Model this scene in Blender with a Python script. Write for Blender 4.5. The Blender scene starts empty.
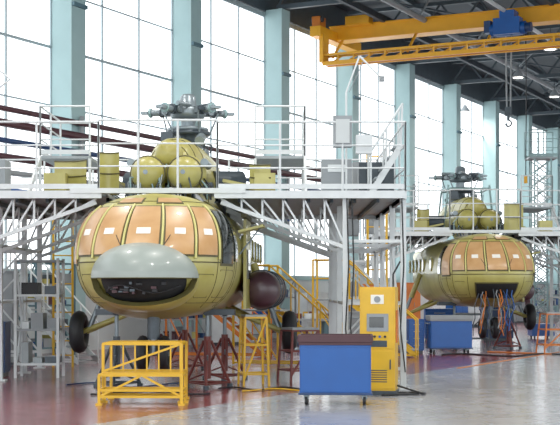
import bpy, math, random
from mathutils import Vector, Matrix
random.seed(7)
R=math.radians
def lin(c):
    c/=255.0
    return c/12.92 if c<=0.04045 else ((c+0.055)/1.055)**2.4
def mat(name,rgb,rough=0.5,metal=0.0,noise=0.0,scale=3.0,emit=None,coat=0.0,rgb2=None):
    m=bpy.data.materials.new(name); m.use_nodes=True
    nt=m.node_tree; b=nt.nodes['Principled BSDF']
    col=tuple(lin(c) for c in rgb)+(1,)
    b.inputs['Base Color'].default_value=col
    b.inputs['Roughness'].default_value=rough
    b.inputs['Metallic'].default_value=metal
    b.inputs['Coat Weight'].default_value=coat
    tc=nt.nodes.new('ShaderNodeTexCoord')
    n=nt.nodes.new('ShaderNodeTexNoise'); n.inputs['Scale'].default_value=scale; n.inputs['Detail'].default_value=5
    nt.links.new(tc.outputs['Object'],n.inputs['Vector'])
    r=nt.nodes.new('ShaderNodeValToRGB')
    r.color_ramp.elements[0].position=0.3; r.color_ramp.elements[1].position=0.7
    if rgb2: a=tuple(lin(c) for c in rgb2)+(1,)
    else: a=tuple(max(0,x*(1-noise)) for x in col[:3])+(1,)
    r.color_ramp.elements[0].color=a; r.color_ramp.elements[1].color=col
    nt.links.new(n.outputs['Fac'],r.inputs['Fac']); nt.links.new(r.outputs['Color'],b.inputs['Base Color'])
    if emit:
        b.inputs['Emission Color'].default_value=col; b.inputs['Emission Strength'].default_value=emit
    return m
M={}
M['primer']=mat('primer_yellow_green',(182,175,98),0.38,0,rgb2=(158,148,72),scale=1.9,coat=0.2)
M['primer_l']=mat('primer_frame',(204,198,120),0.4,0,0.1)
M['primer_d']=mat('primer_seam',(84,78,40),0.5,0,0.2)
M['film']=mat('window_film',(204,162,112),0.35,0,rgb2=(182,134,82),scale=2.5,coat=0.25)
M['paper']=mat('paper_label',(240,238,228),0.7,0,0.05)
M['radome']=mat('radome_grey',(146,156,150),0.4,0,0.08,coat=0.15)
M['black']=mat('black_rubber',(24,26,30),0.6,0,0.2)
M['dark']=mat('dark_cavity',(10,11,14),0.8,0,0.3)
M['glassd']=mat('dark_glass',(36,42,42),0.12,0,0.2,coat=0.5)
M['white']=mat('white_paint',(212,218,220),0.45,0,0.1,scale=5)
M['deck']=mat('deck_plate',(154,162,166),0.5,0.1,0.2,scale=6)
M['steel']=mat('steel',(132,144,150),0.35,0.4,0.2,scale=8)
M['steeld']=mat('steel_dark',(64,74,82),0.4,0.3,0.3,scale=8)
M['yellow']=mat('yellow_paint',(226,176,30),0.4,0,0.12,scale=4)
M['crane']=mat('crane_yellow',(236,166,22),0.45,0,0.12,scale=2)
M['orange']=mat('orange_paint',(202,110,32),0.5,0,0.15)
M['blue']=mat('blue_paint',(8,80,158),0.4,0,0.12,scale=3)
M['blued']=mat('blue_dark',(18,54,100),0.45,0,0.15)
M['teal']=mat('teal_column',(152,182,184),0.55,0,0.06)
M['teald']=mat('teal_dark',(72,106,118),0.55,0,0.1)
M['mull']=mat('mullion_grey',(162,178,184),0.5,0.0,0.08)
M['maroon']=mat('maroon_paint',(70,34,42),0.5,0,0.2)
M['red']=mat('red_oxide',(112,44,38),0.5,0,0.25)
M['purple']=mat('tank_plum',(74,48,56),0.4,0,0.2,coat=0.2)
M['roof']=mat('roof_dark',(52,62,70),0.7,0.0,0.25,scale=0.8)
M['truss']=mat('truss_steel',(72,84,92),0.55,0.1,0.2)
M['wall']=mat('wall_plaster',(196,203,204),0.7,0,0.08,scale=1.0)
M['grey']=mat('grey_panel',(142,148,152),0.5,0,0.15)
M['lamp']=mat('lamp_glow',(255,250,240),0.4,emit=5)
M['tankgreen']=mat('pale_teal_part',(136,166,168),0.4,0.05,0.15)

class B:
    def __init__(s): s.v=[];s.f=[];s.m=[];s.sm=[];s.mats=[]
    def mi(s,k):
        if k not in s.mats: s.mats.append(k)
        return s.mats.index(k)
    def add(s,vs,fs,k,smooth=False):
        o=len(s.v); s.v+= [tuple(v) for v in vs]; i=s.mi(k)
        for f in fs: s.f.append([o+a for a in f]); s.m.append(i); s.sm.append(smooth)
    def box(s,c,d,k,rz=0,rx=0,ry=0):
        mt=Matrix.Translation(c)@Matrix.Rotation(rz,4,'Z')@Matrix.Rotation(ry,4,'Y')@Matrix.Rotation(rx,4,'X')
        vs=[mt@Vector((x*d[0]/2,y*d[1]/2,z*d[2]/2)) for x in(-1,1) for y in(-1,1) for z in(-1,1)]
        s.add(vs,[(0,1,3,2),(4,6,7,5),(0,4,5,1),(2,3,7,6),(0,2,6,4),(1,5,7,3)],k)
    def b2(s,a,b,k):
        s.box([(a[i]+b[i])/2 for i in range(3)],[abs(b[i]-a[i]) for i in range(3)],k)
    def frame(s,p,q):
        p=Vector(p);q=Vector(q);d=(q-p).normalized()
        up=Vector((0,0,1)) if abs(d.z)<0.95 else Vector((0,1,0))
        x=d.cross(up).normalized(); y=x.cross(d).normalized()
        return p,q,x,y
    def beam(s,p,q,w,h,k):
        p,q,x,y=s.frame(p,q)
        vs=[e+x*(a*w/2)+y*(b*h/2) for e in(p,q) for a,b in((-1,-1),(1,-1),(1,1),(-1,1))]
        s.add(vs,[(0,1,2,3),(7,6,5,4),(0,4,5,1),(1,5,6,2),(2,6,7,3),(3,7,4,0)],k)
    def tube(s,p,q,r,k,n=8,r2=None):
        if r2 is None:r2=r
        p,q,x,y=s.frame(p,q)
        vs=[];
        for e,rr in((p,r),(q,r2)):
            for i in range(n):
                a=2*math.pi*i/n; vs.append(e+x*(math.cos(a)*rr)+y*(math.sin(a)*rr))
        s.add(vs,[(i,(i+1)%n,n+(i+1)%n,n+i) for i in range(n)],k,True)
        s.add(vs[:n],[tuple(range(n))],k); s.add(vs[n:],[tuple(reversed(range(n)))],k)
    def path(s,pts,r,k,n=6):
        for a,b in zip(pts,pts[1:]): s.tube(a,b,r,k,n)
    def lathe(s,o,ax,prof,k,n=24):
        o=Vector(o);ax=Vector(ax).normalized()
        _,_,x,y=s.frame(o,o+ax)
        vs=[]
        for r,h in prof:
            for i in range(n):
                a=2*math.pi*i/n; vs.append(o+ax*h+x*(math.cos(a)*r)+y*(math.sin(a)*r))
        fs=[]
        for j in range(len(prof)-1):
            for i in range(n): fs.append((j*n+i,j*n+(i+1)%n,(j+1)*n+(i+1)%n,(j+1)*n+i))
        s.add(vs,fs,k,True)
    def torus(s,c,ax,Rr,r,k,n=24,m=8):
        c=Vector(c);_,_,x,y=s.frame(c,c+Vector(ax)); z=Vector(ax).normalized()
        vs=[]
        for i in range(n):
            a=2*math.pi*i/n; d=x*math.cos(a)+y*math.sin(a)
            for j in range(m):
                b=2*math.pi*j/m; vs.append(c+d*(Rr+r*math.cos(b))+z*(r*math.sin(b)))
        s.add(vs,[(i*m+j,((i+1)%n)*m+j,((i+1)%n)*m+(j+1)%m,i*m+(j+1)%m) for i in range(n) for j in range(m)],k,True)
    def grid(s,fn,nu,nv,k,smooth=True):
        vs=[fn(u/nu,v/nv) for v in range(nv+1) for u in range(nu+1)]
        W=nu+1
        s.add(vs,[(v*W+u,v*W+u+1,(v+1)*W+u+1,(v+1)*W+u) for v in range(nv) for u in range(nu)],k,smooth)
    def build(s,name,loc=(0,0,0),rz=0,parent=None,bevel=0,weld=False):
        me=bpy.data.meshes.new(name+'_mesh'); me.from_pydata(s.v,[],s.f)
        for k in s.mats: me.materials.append(M[k])
        for p,i,sm in zip(me.polygons,s.m,s.sm): p.material_index=i; p.use_smooth=sm
        if weld:
            import bmesh
            bm=bmesh.new(); bm.from_mesh(me); bmesh.ops.remove_doubles(bm,verts=bm.verts,dist=0.0008)
            bmesh.ops.recalc_face_normals(bm,faces=bm.faces); bm.to_mesh(me); bm.free()
        me.update()
        o=bpy.data.objects.new(name,me); bpy.context.scene.collection.objects.link(o)
        o.location=loc; o.rotation_euler=(0,0,rz)
        if parent: o.parent=parent
        if bevel:
            md=o.modifiers.new('bevel','BEVEL'); md.width=bevel; md.segments=2; md.limit_method='ANGLE'
        return o

# ---------------------------------------------------------------- helicopter
W0,ZC,HH=1.235,2.14,0.985
LP=[(1.155,0.1),(1.25,0.75),(1.4,1.15),(1.7,1.5),(2.0,1.6),(2.2,1.56),(2.5,1.32),(2.8,1.0),(3.0,0.68),(3.08,0.45),(3.125,0.1)]
def interp(z):
    if z<=LP[0][0]:return LP[0][1]
    for (a,b),(c,d) in zip(LP,LP[1:]):
        if z<=c: return b+(d-b)*(z-a)/(c-a)
    return LP[-1][1]
def Lz(z): return sum(interp(z+d)*w for d,w in((-.09,.2),(-.045,.2),(0,.2),(.045,.2),(.09,.2)))
def wz(z):
    t=min(1,abs((z-ZC)/HH)); return W0*(1-t**2.5)**(1/2.5)
def S(s,z):
    sg=1 if s>=0 else -1; a=abs(s)
    if a<=90:
        return Vector((wz(z)*sg*math.sin(R(a))**0.92, -Lz(z)*max(0,math.cos(R(a)))**0.92, z))
    return Vector((wz(z)*sg,(a-90)*0.02,z))
def SN(s,z,off):
    p=S(s,z); e=1.0
    du=S(s+e,z)-S(s-e,z); dz=S(s,z+.01)-S(s,z-.01)
    n=du.cross(dz).normalized()
    c=Vector((0,0.6,ZC))
    if n.dot(p-c)<0:n=-n
    return p+n*off
def patch(b,s0,s1,z0,z1,k,off=0.012,nu=8,nv=8):
    def mk(o):
        return lambda u,v: SN(s0+(s1-s0)*u,z0+(z1-z0)*v,o)
    b.grid(mk(off),nu,nv,k)
    for e in range(4):
        def ed(u,v,e=e):
            if e==0:a=(u,0)
            elif e==1:a=(u,1)
            elif e==2:a=(0,u)
            else:a=(1,u)
            return mk(off*v-0.005*(1-v))(*a)
        b.grid(ed,nu,1,k,False)
def seam(b,pts,k='primer_d',w=0.012):
    ps=[SN(s,z,0.003) for s,z in pts]
    for p,q in zip(ps,ps[1:]): b.tube(p,q,w/2,k,5)

def helicopter(loc,rz,dome):
    root=bpy.data.objects.new('helicopter',None); bpy.context.scene.collection.objects.link(root)
    root.location=loc; root.rotation_euler=(0,0,rz); root.empty_display_size=0.5
    b=B(); NR=36
    def za(v):
        a=math.pi*v; c=math.cos(a); return ZC-HH*math.copysign(abs(c)**0.9,c)*0.9995
    b.grid(lambda u,v:S(-90+180*u,za(v)),44,NR,'primer')
    st=[(0,1,0,0),(1,1,0,0),(2,1,0,0),(3.5,1,0,0),(5.0,1,0,0),(6.0,.93,.03,0),(7.0,.74,.15,0),(7.8,.5,.36,0),(8.6,.33,.55,0),(10,.27,.62,0),(12.5,.2,.68,0)]
    def fz(u,v):
        x=u*(len(st)-1); i=min(int(x+1e-6),len(st)-2); t=x-i
        y=st[i][0]*(1-t)+st[i+1][0]*t; sc=st[i][1]*(1-t)+st[i+1][1]*t; dz=st[i][2]*(1-t)+st[i+1][2]*t
        side=1 if v<0.5 else -1
        vv=v*2 if v<0.5 else (1-v)*2
        z=za(vv); return Vector((side*wz(z)*sc,y,ZC+(z-ZC)*sc+dz))
    b.grid(fz,len(st)-1,NR*2,'primer')
    b.lathe((0,12.5,2.82),(0,1,0),[(0.22,-0.05),(0.16,.1),(0,.16)],'primer')
    b.build('fuselage',parent=root,weld=True)
    b=B()
    for s in (-58,58,-90,90,-105,105):
        seam(b,[(s,1.35+i*0.12) for i in range(14)])
    seam(b,[(-88+i*8,2.03) for i in range(23)],w=0.02)
    seam(b,[(-88+i*8,2.97) for i in range(23)],w=0.014)
    seam(b,[(-88+i*8,1.42) for i in range(23)])
    for s in(-35,35,-70,70): seam(b,[(s,1.42+i*0.11) for i in range(6)])
    for sg in(-1,1):
        for rr_ in((62,84,1.5,1.92),(40,54,1.5,1.85)):
            s0,s1,z0,z1=rr_; s0*=sg;s1*=sg
            seam(b,[(s0,z0),((s0+s1)/2,z0),(s1,z0),(s1,z1),((s0+s1)/2,z1),(s0,z1),(s0,z0)],w=.01)
        for i in range(7):
            y=1.6+i*0.75
            if i!=1:
                b.tube((sg*(W0-0.02),y,2.35),(sg*(W0+0.02),y,2.35),0.2,'primer_l',16)
                b.tube((sg*(W0+0.01),y,2.35),(sg*(W0+0.03),y,2.35),0.16,'glassd',16)
    b.box((W0+0.06,1.75,2.05),(0.05,0.95,1.5),'primer')
    b.box((W0+0.09,1.75,2.05),(0.03,0.5,0.5),'glassd')
    b.box((W0+0.05,2.3,2.86),(0.08,2.4,0.06),'primer_d')
    b.box((W0+.2,.95,2.62),(.42,.5,.04),'primer_l',ry=R(-14)); b.tube((W0,.9,2.2),(W0+.36,.9,2.66),.014,'steel')
    b.build('panel_trim',parent=root)
    b=B()
    rng=[(-57,-37),(-35.5,-12.5),(-11,11),(12.5,35.5),(37,57)]
    for i,(s0,s1) in enumerate(rng):
        patch(b,s0,s1,2.11,2.89,'primer_d',0.01,10,10)
        patch(b,s0+1.3,s1-1.3,2.138,2.862,'film',0.026,10,10)
        c=(s0+s1)/2
        patch(b,c-4,c+4,2.43,2.52,'paper',0.034,3,3)
    for s in(-58.6,-36.2,-11.8,11.8,36.2,58.6):
        ps=[SN(s,2.08+i*.082,.02) for i in range(11)]
        for p,q in zip(ps,ps[1:]): b.tube(p,q,.019,'primer_l',6)
    for sg in(-1,1):
        patch(b,sg*61,sg*82,1.98,2.86,'primer_d',0.012)
        patch(b,sg*62.5,sg*80.5,2.02,2.82,'film' if sg<0 else 'glassd',0.028)
        patch(b,sg*86,sg*104,2.06,2.78,'glassd',0.03)
    for a0,a1 in((-34,-6),(6,34)):
        patch(b,a0,a1,2.93,3.03,'primer_d',0.01); patch(b,a0+1.5,a1-1.5,2.945,3.02,'film',0.018)
    for sg in(-1,1):
        b.tube(SN(sg*9,2.1,0.05),SN(sg*17,2.4,0.05),0.006,'black',5)
    b.build('cockpit_glazing',parent=root)
    b=B()
    if dome:
        c=Vector((0,-1.1,1.81)); rad=(0.81,1.06,0.53)
        def E(az,la,k=1.0):
            cl=math.cos(R(la))**0.85
            return c+Vector((rad[0]*cl*math.sin(R(az)),-rad[1]*cl*math.cos(R(az)),rad[2]*math.sin(R(la))))*k
        b.grid(lambda u,v:E(-100+200*u,8+82*v*0.999),40,12,'radome')
        b.grid(lambda u,v:E(-100+200*u,-2+10*v),40,2,'radome')
        def low(u): 
            a=-1+2*u; return -4-50*math.sqrt(max(0,1-a*a))
        b.grid(lambda u,v:E(-80+160*u,low(u)*(1-v)+(-89.5)*v),40,8,'primer')
        b.grid(lambda u,v:E(-80+160*u,low(u),1-0.12*v),40,1,'primer_d')
        b.grid(lambda u,v:E(-80+160*u,-2,1-0.12*v),40,1,'radome')
        b.grid(lambda u,v:E(-100+20*u,-2-87*v),4,8,'primer')
        b.grid(lambda u,v:E(80+20*u,-2-87*v),4,8,'primer')
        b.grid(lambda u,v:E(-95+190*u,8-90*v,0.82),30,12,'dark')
        for p in range(18):
            az=random.uniform(-50,50); la=random.uniform(-34,-12)
            q=E(az,la,0.83); b.box(q,(random.uniform(.03,.1),.05,random.uniform(.02,.05)),random.choice(['black','black','steeld','black','maroon','dark']))
        b.path([E(a,-24-8*math.sin(a*.07),0.86) for a in range(-60,61,10)],0.01,'black')
        b.path([E(-70+i*10,-2.5,1.004) for i in range(15)],.008,'primer_d')
        b.build('nose_radome',parent=root)
    else:
        patch(b,-26,26,1.42,1.82,'primer_d',0.02); patch(b,-24,24,1.45,1.79,'dark',0.03)
        for i in range(20):
            s=random.uniform(-22,22); p=SN(s,random.uniform(1.5,1.7),0.04)
            k=random.choice(['orange','blued','black','steeld','blue','grey','blued','orange'])
            pts=[p]; q=p.copy()
            for j in range(7):
                q=q+Vector((random.uniform(-.07,.07),random.uniform(-.03,.02),-random.uniform(.1,.18))); pts.append(q.copy())
            b.path(pts,0.013,k)
        b.build('nose_wiring',parent=root)
    b=B()
    for sg in(-1,1):
        x=sg*0.31
        b.lathe((x,1.0,3.56),(0,1,0),[(0,-.2),(.1,-.19),(.2,-.13),(.27,0),(.29,.12),(.29,.3),(.33,.34),(.33,.42),(.29,.5),(.3,2.6),(.25,2.8)],'primer')
        b.torus((x,1.06,3.56),(0,1,0),0.285,0.018,'primer_d')
        b.torus((x,.86,3.56),(0,1,0),0.16,0.01,'primer_d')
        b.tube((x,.79,3.56),(x,.86,3.56),.04,'steel',12)
        b.tube((sg*.55,3.3,3.6),(sg*1.05,3.6,3.62),.2,'steeld',16)
        b.box((sg*1.15,2.2,3.42),(.5,1.5,.05),'primer',ry=sg*R(12))
        for yy in(1.6,2.2,2.8): b.tube((sg*.75,yy,3.1),(sg*1.3,yy,3.38),.018,'steel',6)
    st=[(1.35,.34,3.35,3.95),(1.6,.42,3.3,4.15),(2.2,.5,3.2,4.28),(3.4,.62,3.1,4.3),(4.4,.7,3.05,4.25),(5.6,.5,3.05,3.9),(6.4,.25,3.05,3.4)]
    def cw(u,v):
        x=u*(len(st)-1); i=min(int(x+1e-6),len(st)-2); t=x-i
        q=[st[i][j]*(1-t)+st[i+1][j]*t for j in range(4)]
        a=math.pi*v
        return Vector((q[1]*math.copysign(abs(math.cos(a))**.7,math.cos(a)),q[0],q[2]+(q[3]-q[2])*math.sin(a)**.8))
    b.grid(cw,12,20,'primer')
    b.grid(lambda u,v:(lambda p:Vector((p.x*u,p.y-0.001,3.35+(p.z-3.35)*u)))(cw(0,v)),4,20,'steeld')
    b.lathe((0,1.3,3.92),(0,1,0),[(.0,-.08),(.12,-.06),(.2,0),(.24,.08),(.22,.3)],'primer')
    for y in(2.0,2.8,3.6): 
        b.path([cw((y-1.35)/5.2*0.9,v/12)+Vector((0,0,.005)) for v in range(13)],.012,'primer_d')
    for i in range(26):
        x=random.uniform(-.75,.75); y=random.uniform(.75,1.3)
        b.path([(x,y,3.12),(x+random.uniform(-.1,.1),y,3.3+random.random()*.2),(x*.6,y+.3,3.5+random.random()*.3)],.014,random.choice(['steel','steeld','black','tankgreen']))
    for sg in(-1,1):
        b.box((sg*.66,1.5,3.32),(.16,.3,.22),'steeld'); b.tube((sg*.62,1.2,3.75),(sg*.62,1.8,3.75),.07,'steel',10)
    b.build('engine_cowling',parent=root)
    b=B(); mx,my=0,4.0
    mz=4.25
    b.lathe((mx,my,mz),(0,0,1),[(.42,-.2),(.4,.0),(.26,.08),(.16,.14),(.13,.3),(.13,.62)],'steel')
    b.lathe((mx,my,4.56),(0,0,1),[(.13,-.05),(.4,-.04),(.44,.0),(.4,.05),(.15,.07)],'steeld')
    b.torus((mx,my,4.64),(0,0,1),.36,.035,'steel')
    b.lathe((mx,my,4.95),(0,0,1),[(.13,-.12),(.3,-.1),(.34,-.03),(.34,.06),(.28,.12),(.16,.16),(.15,.3),(.1,.36),(0,.37)],'steel',30)
    for i in range(5):
        a=R(72*i+18+8); d=Vector((math.cos(a),math.sin(a),0)); n=Vector((-d.y,d.x,0)); c=Vector((mx,my,4.98))
        b.beam(c+d*.2,c+d*.5,.18,.14,'steeld')
        b.tube(c+d*.42-n*.14,c+d*.42+n*.14,.06,'steel',10)
        b.tube(c+d*.48,c+d*.78,.062,'steel',14); b.tube(c+d*.5,c+d*.54,.095,'steeld',14)
        b.tube(c+d*.72,c+d*.76,.09,'tankgreen',14)
        b.beam(c+d*.78,c+d*.92,.15,.05,'steel'); 
        b.tube(c+d*.2+n*.18+Vector((0,0,.1)),c+d*.56+n*.16+Vector((0,0,.1)),.042,'steel',10)
        b.tube(c+d*.55-n*.18-Vector((0,0,.02)),Vector((mx,my,4.57))+d*.42-n*.05,.018,'steel',6)
        b.beam(c+d*.6,c+d*.58-n*.2,.05,.06,'steeld')
        b.tube(Vector((mx,my,4.52))+d*.3,Vector((mx,my,4.15))+d*.34,.022,'steel',6)
    for i in range(9):
        a=R(40*i); d=Vector((math.cos(a),math.sin(a),0)); b.path([Vector((mx,my,4.2))+d*.42,Vector((mx,my,4.34))+d*.46,Vector((mx,my,4.42))+d*.2],.016,'steeld')
    b.box((-.3,3.4,4.4),(.22,.3,.24),'steeld'); b.tube((.3,3.3,4.35),(.3,3.6,4.45),.09,'steel',12)
    b.build('rotor_head',parent=root)
    b=B()
    def wheel(c,r,w,ax=(1,0,0)):
        c=Vector(c);a=Vector(ax)
        b.torus(c,a,r-w/2,w/2,'black',24,10); b.lathe(c-a*w*.3,a,[(0,0),(r*.3,-.01),(r*.35,.02),(r-w*.8,.0),(r-w*.8,w*.6),(r*.35,w*.6-.02),(0,w*.6)],'steeld',20)
    wheel((-.17,-.35,.62),.29,.16); wheel((.17,-.35,.62),.29,.16)
    b.tube((-.25,-.35,.62),(.25,-.35,.62),.035,'steel'); b.tube((0,-.35,.62),(0,-.3,1.3),.07,'steel',14); b.tube((0,-.35,.85),(0,-.33,1.3),.1,'steeld',14)
    b.tube((0,-.35,.8),(0,.5,1.25),.03,'steel')
    for sg in(-1,1):
        wheel((sg*1.95,3.4,.84),.4,.27)
        b.tube((sg*1.9,3.4,.84),(sg*.7,3.3,1.3),.05,'primer',10); b.tube((sg*1.8,3.4,.84),(sg*.7,4.3,1.35),.04,'primer',10)
        b.tube((sg*1.78,3.4,.86),(sg*1.28,3.45,2.1),.05,'steel',12); b.tube((sg*1.55,3.42,1.4),(sg*1.28,3.45,2.1),.075,'primer',12)
        b.box((sg*.9,1.0,1.25),(.5,.3,.1),'steeld')
    b.build('landing_gear',parent=root)
    b=B()
    b.lathe((1.5,1.9,1.62),(0,1,0),[(0,0),(.1,.01),(.2,.05),(.28,.14),(.32,.28),(.34,.5),(.34,2.8),(.28,3.1),(0,3.3)],'purple',28)
    for y in(2.5,3.3,4.2): b.torus((1.5,y,1.62),(0,1,0),.345,.015,'steeld')
    b.box((1.3,3.4,1.75),(.2,2.2,.3),'primer')
    b.build('fuel_tank',parent=root)
    return root
H1=(-1.95,20.7,0); H2=(5.52,35.0,0)
helicopter(H1,R(-3.0),True)
helicopter(H2,R(2.0),False)

# ---------------------------------------------------------------- scaffold
def railing(b,p,q,h=1.1,sp=1.05,k='white',r=.019,kick=True):
    p=Vector(p);q=Vector(q);L=(q-p).length;n=max(1,round(L/sp))
    for i in range(n+1):
        a=p.lerp(q,i/n); b.tube(a,a+Vector((0,0,h)),r,k,6)
    for f in(1,.66,.33):
        b.tube(p+Vector((0,0,h*f)),q+Vector((0,0,h*f)),r if f==1 else r*.75,k,6)
    if kick: b.beam(p+Vector((0,0,.07)),q+Vector((0,0,.07)),.012,.08,k)
def scaffold(loc,rz,xl,xr,ylen):
    b=B(); z=3.2
    ys=[.3,2.4,4.6,ylen]
    for sg,xo in((1,xr),(-1,xl)):
        x0=.9
        b.b2((sg*x0,.9,z-.05),(sg*xo,ylen,z),'deck'); b.b2((sg*1.35,.2,z-.05),(sg*xo,.9,z),'deck')
        b.beam((sg*.9,.17,z-.06),(sg*xo,.17,z-.06),.05,.12,'white'); b.beam((sg*xo,.17,z-.06),(sg*xo,ylen,z-.06),.05,.14,'white')
        b.beam((sg*x0,.9,z-.06),(sg*x0,ylen,z-.06),.05,.12,'white'); b.beam((sg*x0,ylen,z-.06),(sg*xo,ylen,z-.06),.05,.14,'white')
        for i in range(9): 
            x=x0+(xo-x0)*i/8; b.beam((sg*x,.9,z-.1),(sg*x,ylen,z-.1),.05,.08,'steeld')
        xi=3.0
        for y in ys:
            for x in(xi,3.93):
                b.beam((sg*x,y,0.02),(sg*x,y,z-.1),.09,.09,'white'); b.box((sg*x,y,.02),(.22,.22,.03),'white')
            for zz in(.35,1.4,2.4): b.beam((sg*xi,y,zz),(sg*3.93,y,zz),.05,.05,'white')
            if y>.5: b.beam((sg*xi,y,.35),(sg*3.93,y,1.4),.035,.035,'white'); b.beam((sg*3.93,y,1.4),(sg*xi,y,2.4),.035,.035,'white')
            p0=Vector((sg*xi,y,2.3)); p1=Vector((sg*1.0,y if y>.9 else .3,3.02))
            b.beam(p0,p1,.06,.06,'white')
            N=6
            for i in range(N):
                t0=i/N;t1=(i+1)/N
                a=p0.lerp(p1,t0); top=Vector((sg*(xi+(1.0-xi)*t0),y,z-.12)); top2=Vector((sg*(xi+(1.0-xi)*t1),y,z-.12))
                b.beam(a,top,.03,.03,'white'); b.beam(a,top2,.03,.03,'white')
        for zz in(1.4,2.4):
            for x in(xi,3.93): b.beam((sg*x,ys[0],zz),(sg*x,ylen,zz),.05,.05,'white')
        for i in range(3):
            b.beam((sg*3.93,ys[i],.3),(sg*3.93,ys[i+1],2.4),.035,.035,'white')
        railing(b,(sg*.95,.17,z),(sg*xo,.17,z)); railing(b,(sg*xo,.17,z),(sg*xo,ylen,z)); railing(b,(sg*xo,ylen,z),(sg*x0,ylen,z))
        b.b2((sg*1.5,3.0,4.0),(sg*2.4,5.2,4.05),'deck')
        for x in(1.5,2.4):
            for y in(3.0,5.2): b.beam((sg*x,y,z),(sg*x,y,4.0),.05,.05,'white')
        railing(b,(sg*2.4,3.0,4.05),(sg*2.4,5.2,4.05),.9); railing(b,(sg*1.5,3.0,4.05),(sg*2.4,3.0,4.05),.9)
        b.beam((sg*2.4,1.8,z),(sg*2.4,3.0,4.0),.04,.12,'white')
        b.box((sg*2.9,1.4,z+.3),(.5,.5,.6),'grey'); b.box((sg*1.7,.6,z+.16),(.35,.3,.3),'primer'); b.box((sg*3.5,3,z+.35),(.5,.8,.7),'grey')
        b.box((sg*2.9,1.14,z+.45),(.3,.02,.12),'white')
    b.b2((-1.35,.16,z),(1.35,.85,z+.04),'deck'); b.beam((-1.4,.15,z-.0),(1.4,.15,z-.0),.05,.08,'white')
    railing(b,(-.95,.17,z+.03),(.95,.17,z+.03),sp=.62,kick=False)
    return b
b=scaffold(H1,0,4.9,3.95,6.2)
b.box((2.95,.25,4.15),(.3,.18,.5),'grey'); b.box((2.95,.15,4.15),(.22,.03,.38),'wall'); b.box((3.3,.3,3.95),(.26,.16,.3),'white')
b.path([(3.05,1.0,3.2),(3.05,1.0,4.9),(3.27,1.0,5.5),(3.62,1.0,5.15)],.017,'white'); b.path([(3.1,1.0,4.9),(3.33,1.0,5.4)],.008,'grey'); b.box((3.64,1.0,5.12),(.08,.12,.08),'grey')
b.path([(-2.9,.6,3.2),(-2.9,.6,4.7),(-2.45,.6,5.05),(-2.8,.6,5.35)],.018,'white'); b.box((-2.85,.6,5.35),(.16,.14,.12),'grey')
for dy in(.9,1.5):
    b.beam((3.45,dy,3.2),(3.95,dy,4.0),.04,.1,'white'); b.tube((3.45,dy,3.9),(3.98,dy,4.7),.02,'white')
    for t in(0,.5,1): b.tube((3.45+.5*t,dy,3.2+.8*t),(3.45+.52*t,dy,3.9+.8*t),.018,'white')
for i in range(5): b.box((3.5+.1*i,1.2,3.3+.17*i),(.16,.6,.03),'deck')
b.box((3.6,1.9,3.5),(.6,.5,.6),'steeld')
for x in(3.02,3.1,3.9): b.path([(x,.22,3.1),(x+.03,.2,2.0),(x-.02,.22,1.0),(x+.05,.15,.3)],.012,'black')
def cowl_panel(b,loc,rz,w=.35,h=.5):
    mt=Matrix.Translation(loc)@Matrix.Rotation(rz,4,'Z')
    for o in(0,.02): b.grid(lambda u,v:mt@Vector(((u-.5)*w,.12*math.sin(math.pi*u)+o,v*h)),8,4,'primer')
    for z in(0,h/2,h): b.path([mt@Vector(((u/8-.5)*w,.12*math.sin(math.pi*u/8)-.01,z)) for u in range(9)],.012,'primer_d')
cowl_panel(b,(1.63,.4,3.22),.3,.35,.42); cowl_panel(b,(-1.47,.6,3.22),-.4,.6,.5); cowl_panel(b,(-.92,1.2,3.22),.1,.35,.7)
b.build('work_platform',loc=H1)
b=scaffold(H2,0,2.9,4.2,6.0)
cowl_panel(b,(.83,.5,3.22),.2,.55,.75); cowl_panel(b,(-1.62,.6,3.22),.3,.35,.6)
for x in(-.75,.75):
    for y in(3.2,4.8): b.tube((x,y,3.2),(x*.8,y,4.7),.03,'tankgreen')
for z in(3.9,4.6): b.path([(-.62,3.2,z),(.62,3.2,z),(.62,4.8,z),(-.62,4.8,z),(-.62,3.2,z)],.025,'tankgreen')
b.build('work_platform',loc=H2)

# ---------------------------------------------------------------- building
TH=math.atan2(.894,.449)
WL=(-22.8,0,0)
def wp(t,y,z=0):
    return (WL[0]+.449*t-.894*y, .894*t+.449*y, z)
cols=[38+6*n for n in range(-4,10)]
b=B(); b.b2((8,0,0),(96,.3,2.05),'wall'); b.b2((8,-.03,1.98),(96,.35,2.08),'teal'); b.b2((8,0,11.1),(96,.3,12.5),'truss')
b.build('wall_left',loc=WL,rz=TH)
b=B()
for t in cols:
    b.b2((t-.25,-.6,0),(t+.25,.05,11.15),'teal'); b.b2((t-.31,-.62,0),(t+.31,-.5,11.15),'teal')
    b.b2((t-.4,-.7,0),(t+.4,.1,.3),'wall')
    b.b2((t-.3,-.7,8.9),(t+.3,-.55,9.0),'teald')
b.build('trim_1',loc=WL,rz=TH)
for i,(t0,t1) in enumerate(zip(cols,cols[1:])):
    b=B()
    for j in range(4):
        x=t0+.25+(t1-t0-.5)*j/3; b.b2((x-.025,.05,2.05),(x+.025,.1,11.1),'mull')
    for z,h in((2.1,.1),(3.5,.04),(4.95,.07),(6.4,.04),(7.9,.07),(9.4,.04),(11.0,.16)):
        b.b2((t0+.25,.06,z-h/2),(t1-.25,.11,z+h/2),'mull')
    b.build('window_%d'%(i+1),loc=WL,rz=TH)
b=B()
for z,k,r,y in((5.9,'maroon',.07,-.75),(5.55,'maroon',.1,-.8),(5.15,'blued',.07,-.75),(4.75,'maroon',.09,-.8),(4.4,'grey',.07,-.75),(4.0,'blue',.04,-.75)):
    b.tube((10,y,z),(56 if z>4.5 else 50,y,z),r,k,10)
for t in cols[:9]: b.beam((t,-.72,3.8),(t,-.72,6.1),.08,.08,'grey')
b.build('wall_pipework',loc=WL,rz=TH)
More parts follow.
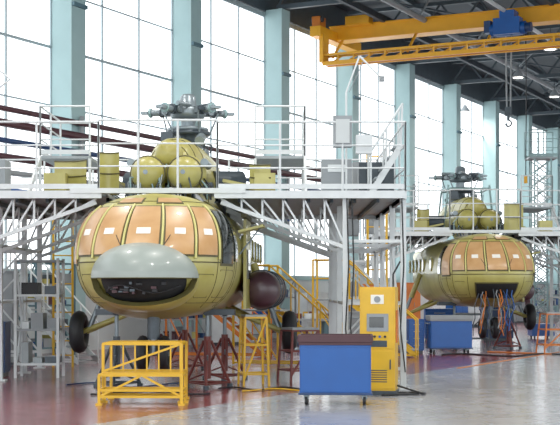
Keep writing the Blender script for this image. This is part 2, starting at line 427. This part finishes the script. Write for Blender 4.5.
b=B(); b.b2((96,.3,0),(96.3,-46,12.5),'wall'); b.build('wall_back',loc=WL,rz=TH)
b=B(); b.b2((-14,2,-.2),(97,-48,0),'wall'); fl=b.build('floor',loc=WL,rz=TH)
m=bpy.data.materials.new('painted_concrete'); m.use_nodes=True; nt=m.node_tree; bs=nt.nodes['Principled BSDF']
tc=nt.nodes.new('ShaderNodeTexCoord'); sx=nt.nodes.new('ShaderNodeSeparateXYZ'); nt.links.new(tc.outputs['Object'],sx.inputs[0])
no=nt.nodes.new('ShaderNodeTexNoise'); no.inputs['Scale'].default_value=.7; no.inputs['Detail'].default_value=8; nt.links.new(tc.outputs['Object'],no.inputs['Vector'])
ad=nt.nodes.new('ShaderNodeMath'); ad.operation='MULTIPLY_ADD'; ad.inputs[1].default_value=.1; nt.links.new(no.outputs['Fac'],ad.inputs[0]); nt.links.new(sx.outputs['Y'],ad.inputs[2])
gt=nt.nodes.new('ShaderNodeMath'); gt.operation='GREATER_THAN'; gt.inputs[1].default_value=-11.3; nt.links.new(ad.outputs[0],gt.inputs[0])
def ramp(c0,c1):
    r=nt.nodes.new('ShaderNodeValToRGB'); r.color_ramp.elements[0].position=.35; r.color_ramp.elements[1].position=.65
    r.color_ramp.elements[0].color=tuple(lin(c) for c in c0)+(1,); r.color_ramp.elements[1].color=tuple(lin(c) for c in c1)+(1,)
    nt.links.new(no.outputs['Fac'],r.inputs['Fac']); return r
rr=ramp((112,48,56),(136,70,76)); rg=ramp((152,154,160),(168,170,176))
mx=nt.nodes.new('ShaderNodeMix'); mx.data_type='RGBA'; nt.links.new(gt.outputs[0],mx.inputs[0]); nt.links.new(rg.outputs[0],mx.inputs[6]); nt.links.new(rr.outputs[0],mx.inputs[7])
nt.links.new(mx.outputs[2],bs.inputs['Base Color'])
n2=nt.nodes.new('ShaderNodeTexNoise'); n2.inputs['Scale'].default_value=3; nt.links.new(tc.outputs['Object'],n2.inputs['Vector'])
mr=nt.nodes.new('ShaderNodeMapRange'); mr.inputs[3].default_value=.12; mr.inputs[4].default_value=.3; nt.links.new(n2.outputs['Fac'],mr.inputs[0]); nt.links.new(mr.outputs[0],bs.inputs['Roughness'])
bs.inputs['Coat Weight'].default_value=.2; bs.inputs['Coat Roughness'].default_value=.12
fl.data.materials.clear(); fl.data.materials.append(m)
b=B(); b.b2((36,-11.6,.002),(60,-11.5,.006),'orange'); b.build('floor_marking',loc=WL,rz=TH)
b=B(); b.b2((8,.3,12.4),(97,-46,12.6),'roof')
for i in range(44):
    y=-1-i*1.0
    if i%2==0: b.b2((8,y,12.22),(96,y+.12,12.4),'truss')
b.build('ceiling',loc=WL,rz=TH)
b=B()
for t in cols[2:]:
    b.beam((t,-.3,11.25),(t,-45,11.25),.16,.16,'truss'); b.beam((t,-.3,12.2),(t,-45,12.2),.16,.14,'truss')
    n=30
    for i in range(n):
        y0=-.3-i*1.49; b.beam((t,y0,11.25),(t,y0-.745,12.2),.07,.07,'truss'); b.beam((t,y0-.745,12.2),(t,y0-1.49,11.25),.07,.07,'truss')
for y in(-3,-9,-15,-21,-27):
    b.beam((20,y,11.16),(95,y,11.16),.14,.22,'roof')
for i,t in enumerate(cols[2:-1]):
    for y in(-6,-12,-18): 
        b.beam((t,y,11.4),(t+6,y+3,11.4),.06,.06,'truss'); b.beam((t+6,y,11.4),(t,y+3,11.4),.06,.06,'truss')
b.tube((20,-4.5,11.0),(95,-4.5,11.0),.1,'grey',10); b.tube((20,-7.5,10.95),(95,-7.5,10.95),.07,'white',10)
b.build('roof_truss',loc=WL,rz=TH)
def lamp(p,power=0):
    root=bpy.data.objects.new('pendant_or_fill_lamp',None); bpy.context.scene.collection.objects.link(root); root.location=p
    b=B(); b.lathe((0,0,0),(0,0,1),[(.26,0),(.24,.08),(.12,.24),(.07,.34),(0,.35)],'grey'); b.tube((0,0,.005),(0,0,.03),.2,'lamp',16); b.tube((0,0,.3),(0,0,11.2-p[2]+.1),.015,'steeld',5)
    b.build('shade',parent=root)
    if power:
        l=bpy.data.lights.new('lamp_light','AREA'); l.shape='DISK'; l.size=.5; l.energy=power; l.color=(1,.97,.92); l.spread=R(170)
        o=bpy.data.objects.new('bulb',l); bpy.context.scene.collection.objects.link(o); o.parent=root; o.location=(0,0,-.03)
for p in((9.95,54.6,10.5),(9.97,48.2,10.5),(12.6,60,10.5),(13.4,54,10.5),(9.2,65,10.5),(8.9,46.5,10.3)): lamp(p,150)
for p in((-4,16,10.6),(2,15,10.6),(0,22,10.6),(-5,24,10.6),(5,28,10.6),(10,30,10.6),(6,20,10.6),(-1,9,10.6)): lamp(p,220)  # fill lamps out of view, added to brighten the hangar, shaped like the pendants

# ---------------------------------------------------------------- crane
b=B(); CR=math.atan2(-.449,.894)
b.b2((.9,-.25,10.6),(24,.25,11.05),'crane'); b.b2((.9,-.32,10.55),(24,.32,10.61),'crane'); b.b2((.9,-.32,11.05),(24,.32,11.09),'crane')
za,zb=9.55,9.85
b.b2((1.2,-1.5,za-.04),(24,-1.1,za+.03),'orange')
for y in(-1.5,-1.1):
    b.beam((1.2,y,za),(24,y,za),.08,.14,'crane'); b.beam((1.2,y,zb),(24,y,zb),.07,.08,'crane')
for i in range(39):
    x=1.2+i*.585; b.beam((x,-1.5,za),(x,-1.5,zb),.05,.05,'crane'); b.beam((x,-1.1,za),(x+.585,-1.1,zb),.05,.05,'crane')
for x in(1.4,4.2,7,11,15,19,23): b.beam((x,-.2,10.6),(x,-1.1,9.8),.07,.07,'crane')
b.b2((.8,-1.7,10.5),(1.2,1.9,10.85),'crane'); b.b2((1.1,-1.6,9.6),(1.25,-1.1,10.6),'crane')
for y in(-1.4,1.6):
    b.b2((.85,y-.25,10.85),(1.15,y+.25,11.2),'orange'); b.tube((.8,y-.1,11.12),(1.2,y-.1,11.12),.12,'steeld',12)
b.b2((1.7,-.7,11.0),(2.6,-.3,11.3),'crane')
for x in(2,5,8,12,16,20): b.tube((x,.3,11.0),(x,.3,11.15),.02,'crane')
hx=7.6
b.b2((hx-.45,-.85,10.15),(hx+.45,-.4,10.7),'blue'); b.tube((hx-.6,-.6,10.35),(hx+.6,-.6,10.35),.22,'blue',16); b.tube((hx+.55,-.6,10.35),(hx+.8,-.6,10.35),.16,'blued',14)
b.b2((hx-.25,-.8,10.7),(hx+.25,.3,10.95),'blue'); b.b2((hx-.78,-.8,10.25),(hx-.55,-.45,10.65),'blued')
for dx in(-.1,.1): b.tube((hx+dx,-.55,10.3),(hx+dx*.6,-.55,7.7),.028,'grey',5)
b.box((hx,-.55,7.6),(.22,.14,.3),'steeld'); b.tube((hx,-.55,7.45),(hx,-.55,7.3),.04,'steeld')
b.path([(hx+.1*math.cos(a),-.55,7.2+.1*math.sin(a)) for a in [R(x) for x in range(90,-200,-30)]],.03,'steeld')
b.path([(hx+.6,-.6,10.2),(hx+.62,-.6,8),(hx+.6,-.6,5.4)],.018,'black'); b.box((hx+.6,-.6,5.3),(.1,.08,.26),'crane')
b.build('overhead_crane',loc=(1.1,47.6,0),rz=CR)

# ---------------------------------------------------------------- foreground objects
def casters(b,xs,ys,z=.14,r=.06):
    for x in xs:
        for y in ys:
            b.tube((x-.02,y,r),(x+.02,y,r),r,'black',14); b.box((x,y,r+.045),(.07,.05,.06),'steel'); b.tube((x,y,r+.06),(x,y,z+.01),.02,'steel')
def tool_cart(loc,rz=0,w=1.03,top='maroon'):
    b=B(); d=.6
    b.b2((-w/2,-d/2,.14),(w/2,d/2,.84),'blue'); b.b2((-w/2+.02,-d/2-.012,.18),(w/2-.02,-d/2,.8),'blue')
    b.b2((-w/2-.02,-d/2-.02,.14),(w/2+.02,d/2+.02,.17),'blued')
    b.b2((-w/2-.015,-d/2-.015,.84),(w/2+.015,d/2+.015,.88),top)
    for a,c in(((-w/2-.02,-d/2-.03,.88),(w/2+.02,-d/2,.98)),((-w/2-.02,d/2,.88),(w/2+.02,d/2+.03,.98)),((-w/2-.03,-d/2,.88),(-w/2,d/2,.98)),((w/2,-d/2,.88),(w/2+.03,d/2,.98))): b.b2(a,c,top)
    casters(b,(-w/2+.09,w/2-.09),(-d/2+.08,d/2-.08))
    b.tube((-w/2-.06,-d/2+.1,.78),(-w/2-.06,d/2-.1,.78),.014,'steel'); 
    for y in(-d/2+.1,d/2-.1): b.tube((-w/2-.06,y,.78),(-w/2,y,.78),.012,'steel')
    b.box((.1,.05,.93),(.3,.2,.06),'steeld')
    b.build('tool_cart',loc=loc,rz=rz,bevel=.006)
tool_cart((.79,18.6,0),R(-3),1.0)
b=B()
w,d,h=.54,.55,1.66
b.b2((-w/2,-d/2,.06),(w/2,d/2,h),'yellow'); b.b2((-w/2-.02,-d/2-.02,0),(w/2+.02,d/2+.02,.07),'steeld')
b.b2((-w/2+.03,-d/2-.012,.1),(w/2-.03,-d/2,.68),'yellow'); b.b2((-w/2+.03,-d/2-.012,.72),(w/2-.03,-d/2,h-.03),'yellow')
b.b2((-.16,-d/2-.03,.98),(.17,-d/2-.01,1.25),'grey'); b.b2((-.12,-d/2-.036,1.04),(.1,-d/2-.03,1.2),'glassd')
b.b2((-.1,-d/2-.02,1.4),(.1,-d/2-.01,1.54),'paper'); b.tube((0,-d/2-.03,1.47),(0,-d/2-.015,1.47),.05,'grey',16)
for i in range(4): b.tube((-.12+.08*i,-d/2-.04,.9),(-.12+.08*i,-d/2-.01,.9),.02,['red','black','blue','black'][i],10)
b.b2((-.14,-d/2-.018,.74),(.15,-d/2-.01,.84),'steeld'); b.b2((.19,-d/2-.04,.4),(.21,-d/2-.01,.55),'steeld')
for i in range(6): b.b2((-.15,-d/2-.016,.2+i*.035),(.15,-d/2-.011,.215+i*.035),'steeld')
b.b2((w/2,-.15,.8),(w/2+.02,.15,1.3),'orange'); b.path([(.2,.2,h),(.2,.2,h+.2),(.3,.3,h+.4)],.015,'black')
b.build('control_cabinet',loc=(1.54,20.3,0),rz=R(-10),bevel=.006)
b=B()
pts=[(1.85+.35*math.cos(a*.5)*(1-.02*a)+.1*math.sin(a*1.3),20.1+.25*math.sin(a*.6),.018) for a in range(20)]
b.path([(1.75,20.4,.15)]+pts,.016,'black')
b.path([(-1.0+.12*i,21.2+.3*math.sin(i*.9),.018) for i in range(20)],.014,'black')
b.path([(-.6+.1*i,20.9-.25*math.cos(i*.6),.018) for i in range(14)],.014,'yellow')
b.path([(-2.9+.13*i,20.4-.4*math.cos(i*.5),.018) for i in range(15)],.016,'black')
b.path([(-3.6+.1*i,22.0+.5*math.sin(i*.4),.018) for i in range(20)],.014,'blued')
b.path([(4.0+.2*i,32.3+.6*math.sin(i*.6),.02) for i in range(20)],.022,'black')
b.path([(5.4+.1*i,34-.09*i,.02) for i in range(15)],.02,'orange')
b.build('floor_cable')
b=B(); k='yellow'
def fr(x0,x1,y0,y1,z,zb=0):
    for x in(x0,x1):
        for y in(y0,y1): b.beam((x,y,zb),(x,y,z),.04,.04,k); b.box((x,y,.015),(.09,.09,.03),k)
    for zz in(z,z*.5,.12):
        for y in(y0,y1): b.beam((x0,y,zz),(x1,y,zz),.035,.035,k)
        for x in(x0,x1): b.beam((x,y0,zz),(x,y1,zz),.035,.035,k)
fr(-.62,.5,.45,1.15,.84); fr(-.6,.56,0,.45,.42)
for i in range(15):
    y=.47+i*.047; b.beam((-.6,y,.855),(.48,y,.855),.012,.02,k)
for i in range(9):
    y=.03+i*.05; b.beam((-.58,y,.435),(.54,y,.435),.012,.02,k)
for i in range(14): x=-.58+i*.08; b.beam((x,.47,.85),(x,1.13,.85),.012,.02,k)
for i in range(7): x=-.5+i*.17; b.beam((x,.45,.44),(x,.45,.84),.02,.02,k)
b.beam((-.6,0,.12),(0,0,.42),.03,.03,k); b.beam((0,0,.42),(.56,0,.12),.03,.03,k); b.beam((-.62,.45,.45),(.5,.45,.84),.03,.03,k)
b.build('nose_work_stand',loc=(-1.93,18.25,0),rz=R(-2))
def jack(loc,h=1.15,k='red'):
    b=B()
    for i in range(3):
        a=R(120*i+30); d=Vector((math.cos(a),math.sin(a),0)); e=Vector((math.cos(a+R(120)),math.sin(a+R(120)),0))
        b.tube(d*.42+Vector((0,0,.06)),Vector((0,0,h*.62))+d*.07,.026,k); b.tube(d*.42+Vector((0,0,.08)),e*.42+Vector((0,0,.08)),.018,k); b.tube(d*.42,d*.42+Vector((0,0,.06)),.05,'steeld',10)
        b.tube(d*.42+Vector((0,0,.1)),Vector((0,0,.25)),.015,k)
    b.tube((0,0,.15),(0,0,h*.68),.06,k,14); b.tube((0,0,h*.66),(0,0,h-.05),.035,'steel',12); b.lathe((0,0,h-.06),(0,0,1),[(.03,0),(.07,.03),(.07,.06),(0,.06)],'steeld')
    b.tube((0,-.06,.35),(.02,-.35,.55),.014,'steel')
    b.build('tripod_jack',loc=loc)
jack((-1.2,21.6,0),1.25); jack((-2.7,21.6,0),1.25,'steeld'); jack((-1.93,26.5,0),1.2); jack((-1.0,23.6,0),1.2,'red'); jack((4.8,36,0),1.25,'steeld'); jack((6.3,36,0),1.25)
def stairs(loc,rz,n=7,k='yellow',w=.7):
    b=B(); r=.2; g=.24
    for sg in(-1,1):
        x=sg*w/2
        b.beam((x,0,.05),(x,g*n,r*n),.04,.1,k); b.tube((x,0,.9),(x,g*n,r*n+.95),.02,k); b.tube((x,g*n,r*n+.95),(x,g*n+.8,r*n+.95),.02,k); b.tube((x,g*n,r*n+.5),(x,g*n+.8,r*n+.5),.016,k)
        for i in range(0,n+1,2): b.tube((x,g*i,r*i),(x,g*i,r*i+.92),.018,k)
        for y in(g*n,g*n+.8): b.beam((x,y,0.02),(x,y,r*n+.95),.045,.045,k)
        b.beam((x,g*n,.1),(x,g*n+.8,r*n),.03,.03,k); b.beam((x,0,.06),(x,g*n+.8,.06),.04,.04,k)
    for i in range(n): b.box((0,g*(i+.5),r*(i+1)-.02),(w,.24,.03),'deck')
    b.b2((-w/2,g*n,r*n-.04),(w/2,g*n+.8,r*n),'deck'); b.tube((-w/2,g*n+.8,r*n+.95),(w/2,g*n+.8,r*n+.95),.02,k)
    for y in (.2,g*n+.8): b.tube((-w/2,y,.06),(w/2,y,.06),.02,k)
    b.build('mobile_stairs',loc=loc,rz=rz)
stairs((1.25,27.9,0),R(75),6); stairs((3.3,31.5,0),R(80),7,'yellow'); stairs((-.3,31.5,0),R(75),8,'orange')
stairs((-4.2,28.6,0),R(60),9,'white')
def ladder(loc,rz,h,k='yellow',tilt=.5):
    b=B()
    for x in(-.2,.2): b.beam((x,0,0),(x,tilt,h),.05,.04,k)
    for i in range(int(h/.3)): z=.25+i*.3; b.tube((-.2,tilt*z/h,z),(.2,tilt*z/h,z),.016,k,6)
    b.build('ladder',loc=loc,rz=rz)
ladder((2.05,27.4,0),0,4.6,'yellow',.3); ladder((-4.55,27.4,0),R(10),3.1,'yellow',.4)
def trestle(loc,rz,w=.7,d=.6,h=.9,k='yellow'):
    b=B()
    for x in(-w/2,w/2):
        for y in(-d/2,d/2): b.beam((x*1.2,y*1.2,0),(x,y,h),.035,.035,k)
    for z in(.2,h*.6,h):
        f=1.2-.2*z/h
        for y in(-d/2,d/2): b.beam((-w/2*f,y*f,z),(w/2*f,y*f,z),.03,.03,k)
        for x in(-w/2,w/2): b.beam((x*f,-d/2*f,z),(x*f,d/2*f,z),.03,.03,k)
    b.box((0,0,h+.03),(w,d,.04),'deck'); b.beam((-w*.6,-d*.6,.1),(w/2,-d/2,h),.03,.03,k)
    b.build('work_trestle',loc=loc,rz=rz)
trestle((-.45,22.2,0),.2,.36,.45,1.15); trestle((.35,23.2,0),.4,.5,.5,.9,'red'); trestle((7.3,34.0,0),.1,.9,.6,1.0,'orange')
trestle((5.6,38.5,0),0,.9,.6,.9,'steeld')
def cabinet(name,loc,rz,w,d,h,k,doors=2,drawers=0):
    b=B(); b.b2((-w/2,-d/2,.08),(w/2,d/2,h),k); b.b2((-w/2+.03,-d/2+.03,0),(w/2-.03,d/2-.03,.08),'steeld')
    if drawers:
        for i in range(drawers):
            z0=.11+(h-.15)*i/drawers; z1=.11+(h-.15)*(i+1)/drawers-.02
            b.b2((-w/2+.02,-d/2-.015,z0),(w/2-.02,-d/2,z1),k); b.b2((-w*.2,-d/2-.035,z1-.06),(w*.2,-d/2-.015,z1-.035),'steel')
    else:
        for i in range(doors):
            x0=-w/2+.02+(w-.04)*i/doors; b.b2((x0+.005,-d/2-.015,.12),(x0+(w-.04)/doors-.005,-d/2,h-.04),k); b.b2((x0+.05,-d/2-.03,h*.5),(x0+.07,-d/2-.015,h*.6),'steel')
    b.b2((-w/2-.015,-d/2-.015,h),(w/2+.015,d/2+.015,h+.03),k)
    b.build(name,loc=loc,rz=rz,bevel=.005)
cabinet('drawer_cabinet',(-5.35,24.5,0),0,.5,.5,1.0,'blued',drawers=5)
cabinet('equipment_cabinet',(-6.1,28.0,0),0,.9,.5,2.0,'grey',2)
cabinet('drawer_cabinet',(3.45,33.5,0),.1,.4,.5,.85,'blue',drawers=4)
cabinet('drawer_cabinet',(5.1,42.0,0),0,.9,.5,1.0,'blue',drawers=4)
cabinet('drawer_cabinet',(7.0,42.2,0),0,1.0,.5,1.1,'blued',drawers=4)
tool_cart((4.3,33.2,0),R(4),1.05,'grey')
def rack(loc,rz,w,d,h,n,k='white',fill=True,pal=('grey','blue','steeld','white','maroon','primer','wall','blued')):
    b=B()
    for x in(-w/2,w/2):
        for y in(-d/2,d/2): b.beam((x,y,0),(x,y,h),.05,.05,k)
        b.beam((x,-d/2,.1),(x,d/2,h*.5),.03,.03,k); b.beam((x,d/2,h*.5),(x,-d/2,h),.03,.03,k)
    for i in range(n):
        z=.25+(h-.3)*i/(n-1); b.box((0,0,z),(w,d,.04),'grey' if i%2 else k)
        if fill and i<n-1:
            x=-w/2+.1
            while x<w/2-.2:
                bw=random.uniform(.12,.32); bh=random.uniform(.1,(h/n)*.7); b.box((x+bw/2,random.uniform(-.05,.05),z+.02+bh/2),(bw,d*.7,bh),random.choice(pal)); x+=bw+random.uniform(.02,.12)
    b.build('storage_rack',loc=loc,rz=rz)
rack((-4.47,24.3,0),0,.78,.6,2.2,4,'white',True,('grey','steeld','grey','steeld','white','deck','black'))
rack((-5.6,31.2,0),TH,1.5,.6,2.3,5,'teald')
for t,k in((44.5,'white'),(50,'white'),(53,'grey'),(56,'white'),(59,'orange'),(62,'white'),(65,'blue'),(68,'white'),(74,'grey')):
    p=wp(t,-1.5); cabinet('storage_cabinet',p,TH,1.6,.6,1.9 if t%2 else 1.5,k,2)
for t in(47,71,77,80,41.5):
    p=wp(t,-1.6); rack(p,TH,2.2,.6,2.0,4,'grey')
def bench(loc,rz,k='teald'):
    b=B(); b.box((0,0,.85),(1.6,.7,.05),'grey')
    for x in(-.75,.75):
        for y in(-.3,.3): b.beam((x,y,0),(x,y,.83),.05,.05,k)
    b.b2((.2,-.3,.3),(.75,.3,.8),k); b.b2((-.7,-.28,.25),(.2,.28,.28),k)
    for i in range(6): b.box((-.6+.2*i,random.uniform(-.2,.2),.87+.07),(.13,.18,.14),random.choice(['red','steeld','blue','yellow','white']))
    b.build('workbench',loc=loc,rz=rz)
bench((.9,34.2,0),.2); bench((1.3,37.5,0),.1,'blued'); bench((3.4,43.6,0),0)
cabinet('drawer_cabinet',(1.6,29.6,0),.1,.8,.5,1.1,'grey',drawers=5)
cabinet('storage_cabinet',(2.3,33.9,0),0,.45,.5,1.75,'orange',1)
b=B(); w=.55
b.b2((-w/2-.1,-.4,.1),(w/2+.1,.4,.5),'blue'); casters(b,(-w/2,w/2),(-.3,.3),.12)
for x in(-w/2,w/2): 
    for y in(-.3,.3): b.beam((x,y,.5),(x,y,6.0),.05,.05,'tankgreen')
for i in range(13):
    z=.5+i*.42
    for y in(-.3,.3): b.beam((-w/2,y,z),(w/2,y,z+.42),.035,.035,'tankgreen'); b.beam((w/2,y,z),(-w/2,y,z+.42),.035,.035,'tankgreen')
b.b2((-w/2-.2,-.4,6.0),(w/2+.2,.4,6.06),'deck'); railing(b,(-w/2-.2,-.4,6.06),(w/2+.2,-.4,6.06),.9,sp=.5,k='tankgreen'); railing(b,(-w/2-.2,.4,6.06),(w/2+.2,.4,6.06),.9,sp=.5,k='tankgreen')
b.build('mast_lift',loc=(8.75,43.8,0))

# ---------------------------------------------------------------- light / camera
w=bpy.data.worlds.new('world'); bpy.context.scene.world=w; w.use_nodes=True
bg=w.node_tree.nodes['Background']; bg.inputs[0].default_value=(0.92,0.97,1.0,1); bg.inputs[1].default_value=2.4
sc=bpy.context.scene
sc.view_settings.view_transform='Standard'
sc.view_settings.exposure=0.17
sc.view_settings.gamma=1.12
cd=bpy.data.cameras.new('camera'); co=bpy.data.objects.new('camera',cd); sc.collection.objects.link(co)
co.location=(0,0,1.6); co.rotation_euler=(R(90),0,0); cd.sensor_width=36; cd.lens=84; cd.shift_y=0.14; cd.clip_end=300
sc.camera=co
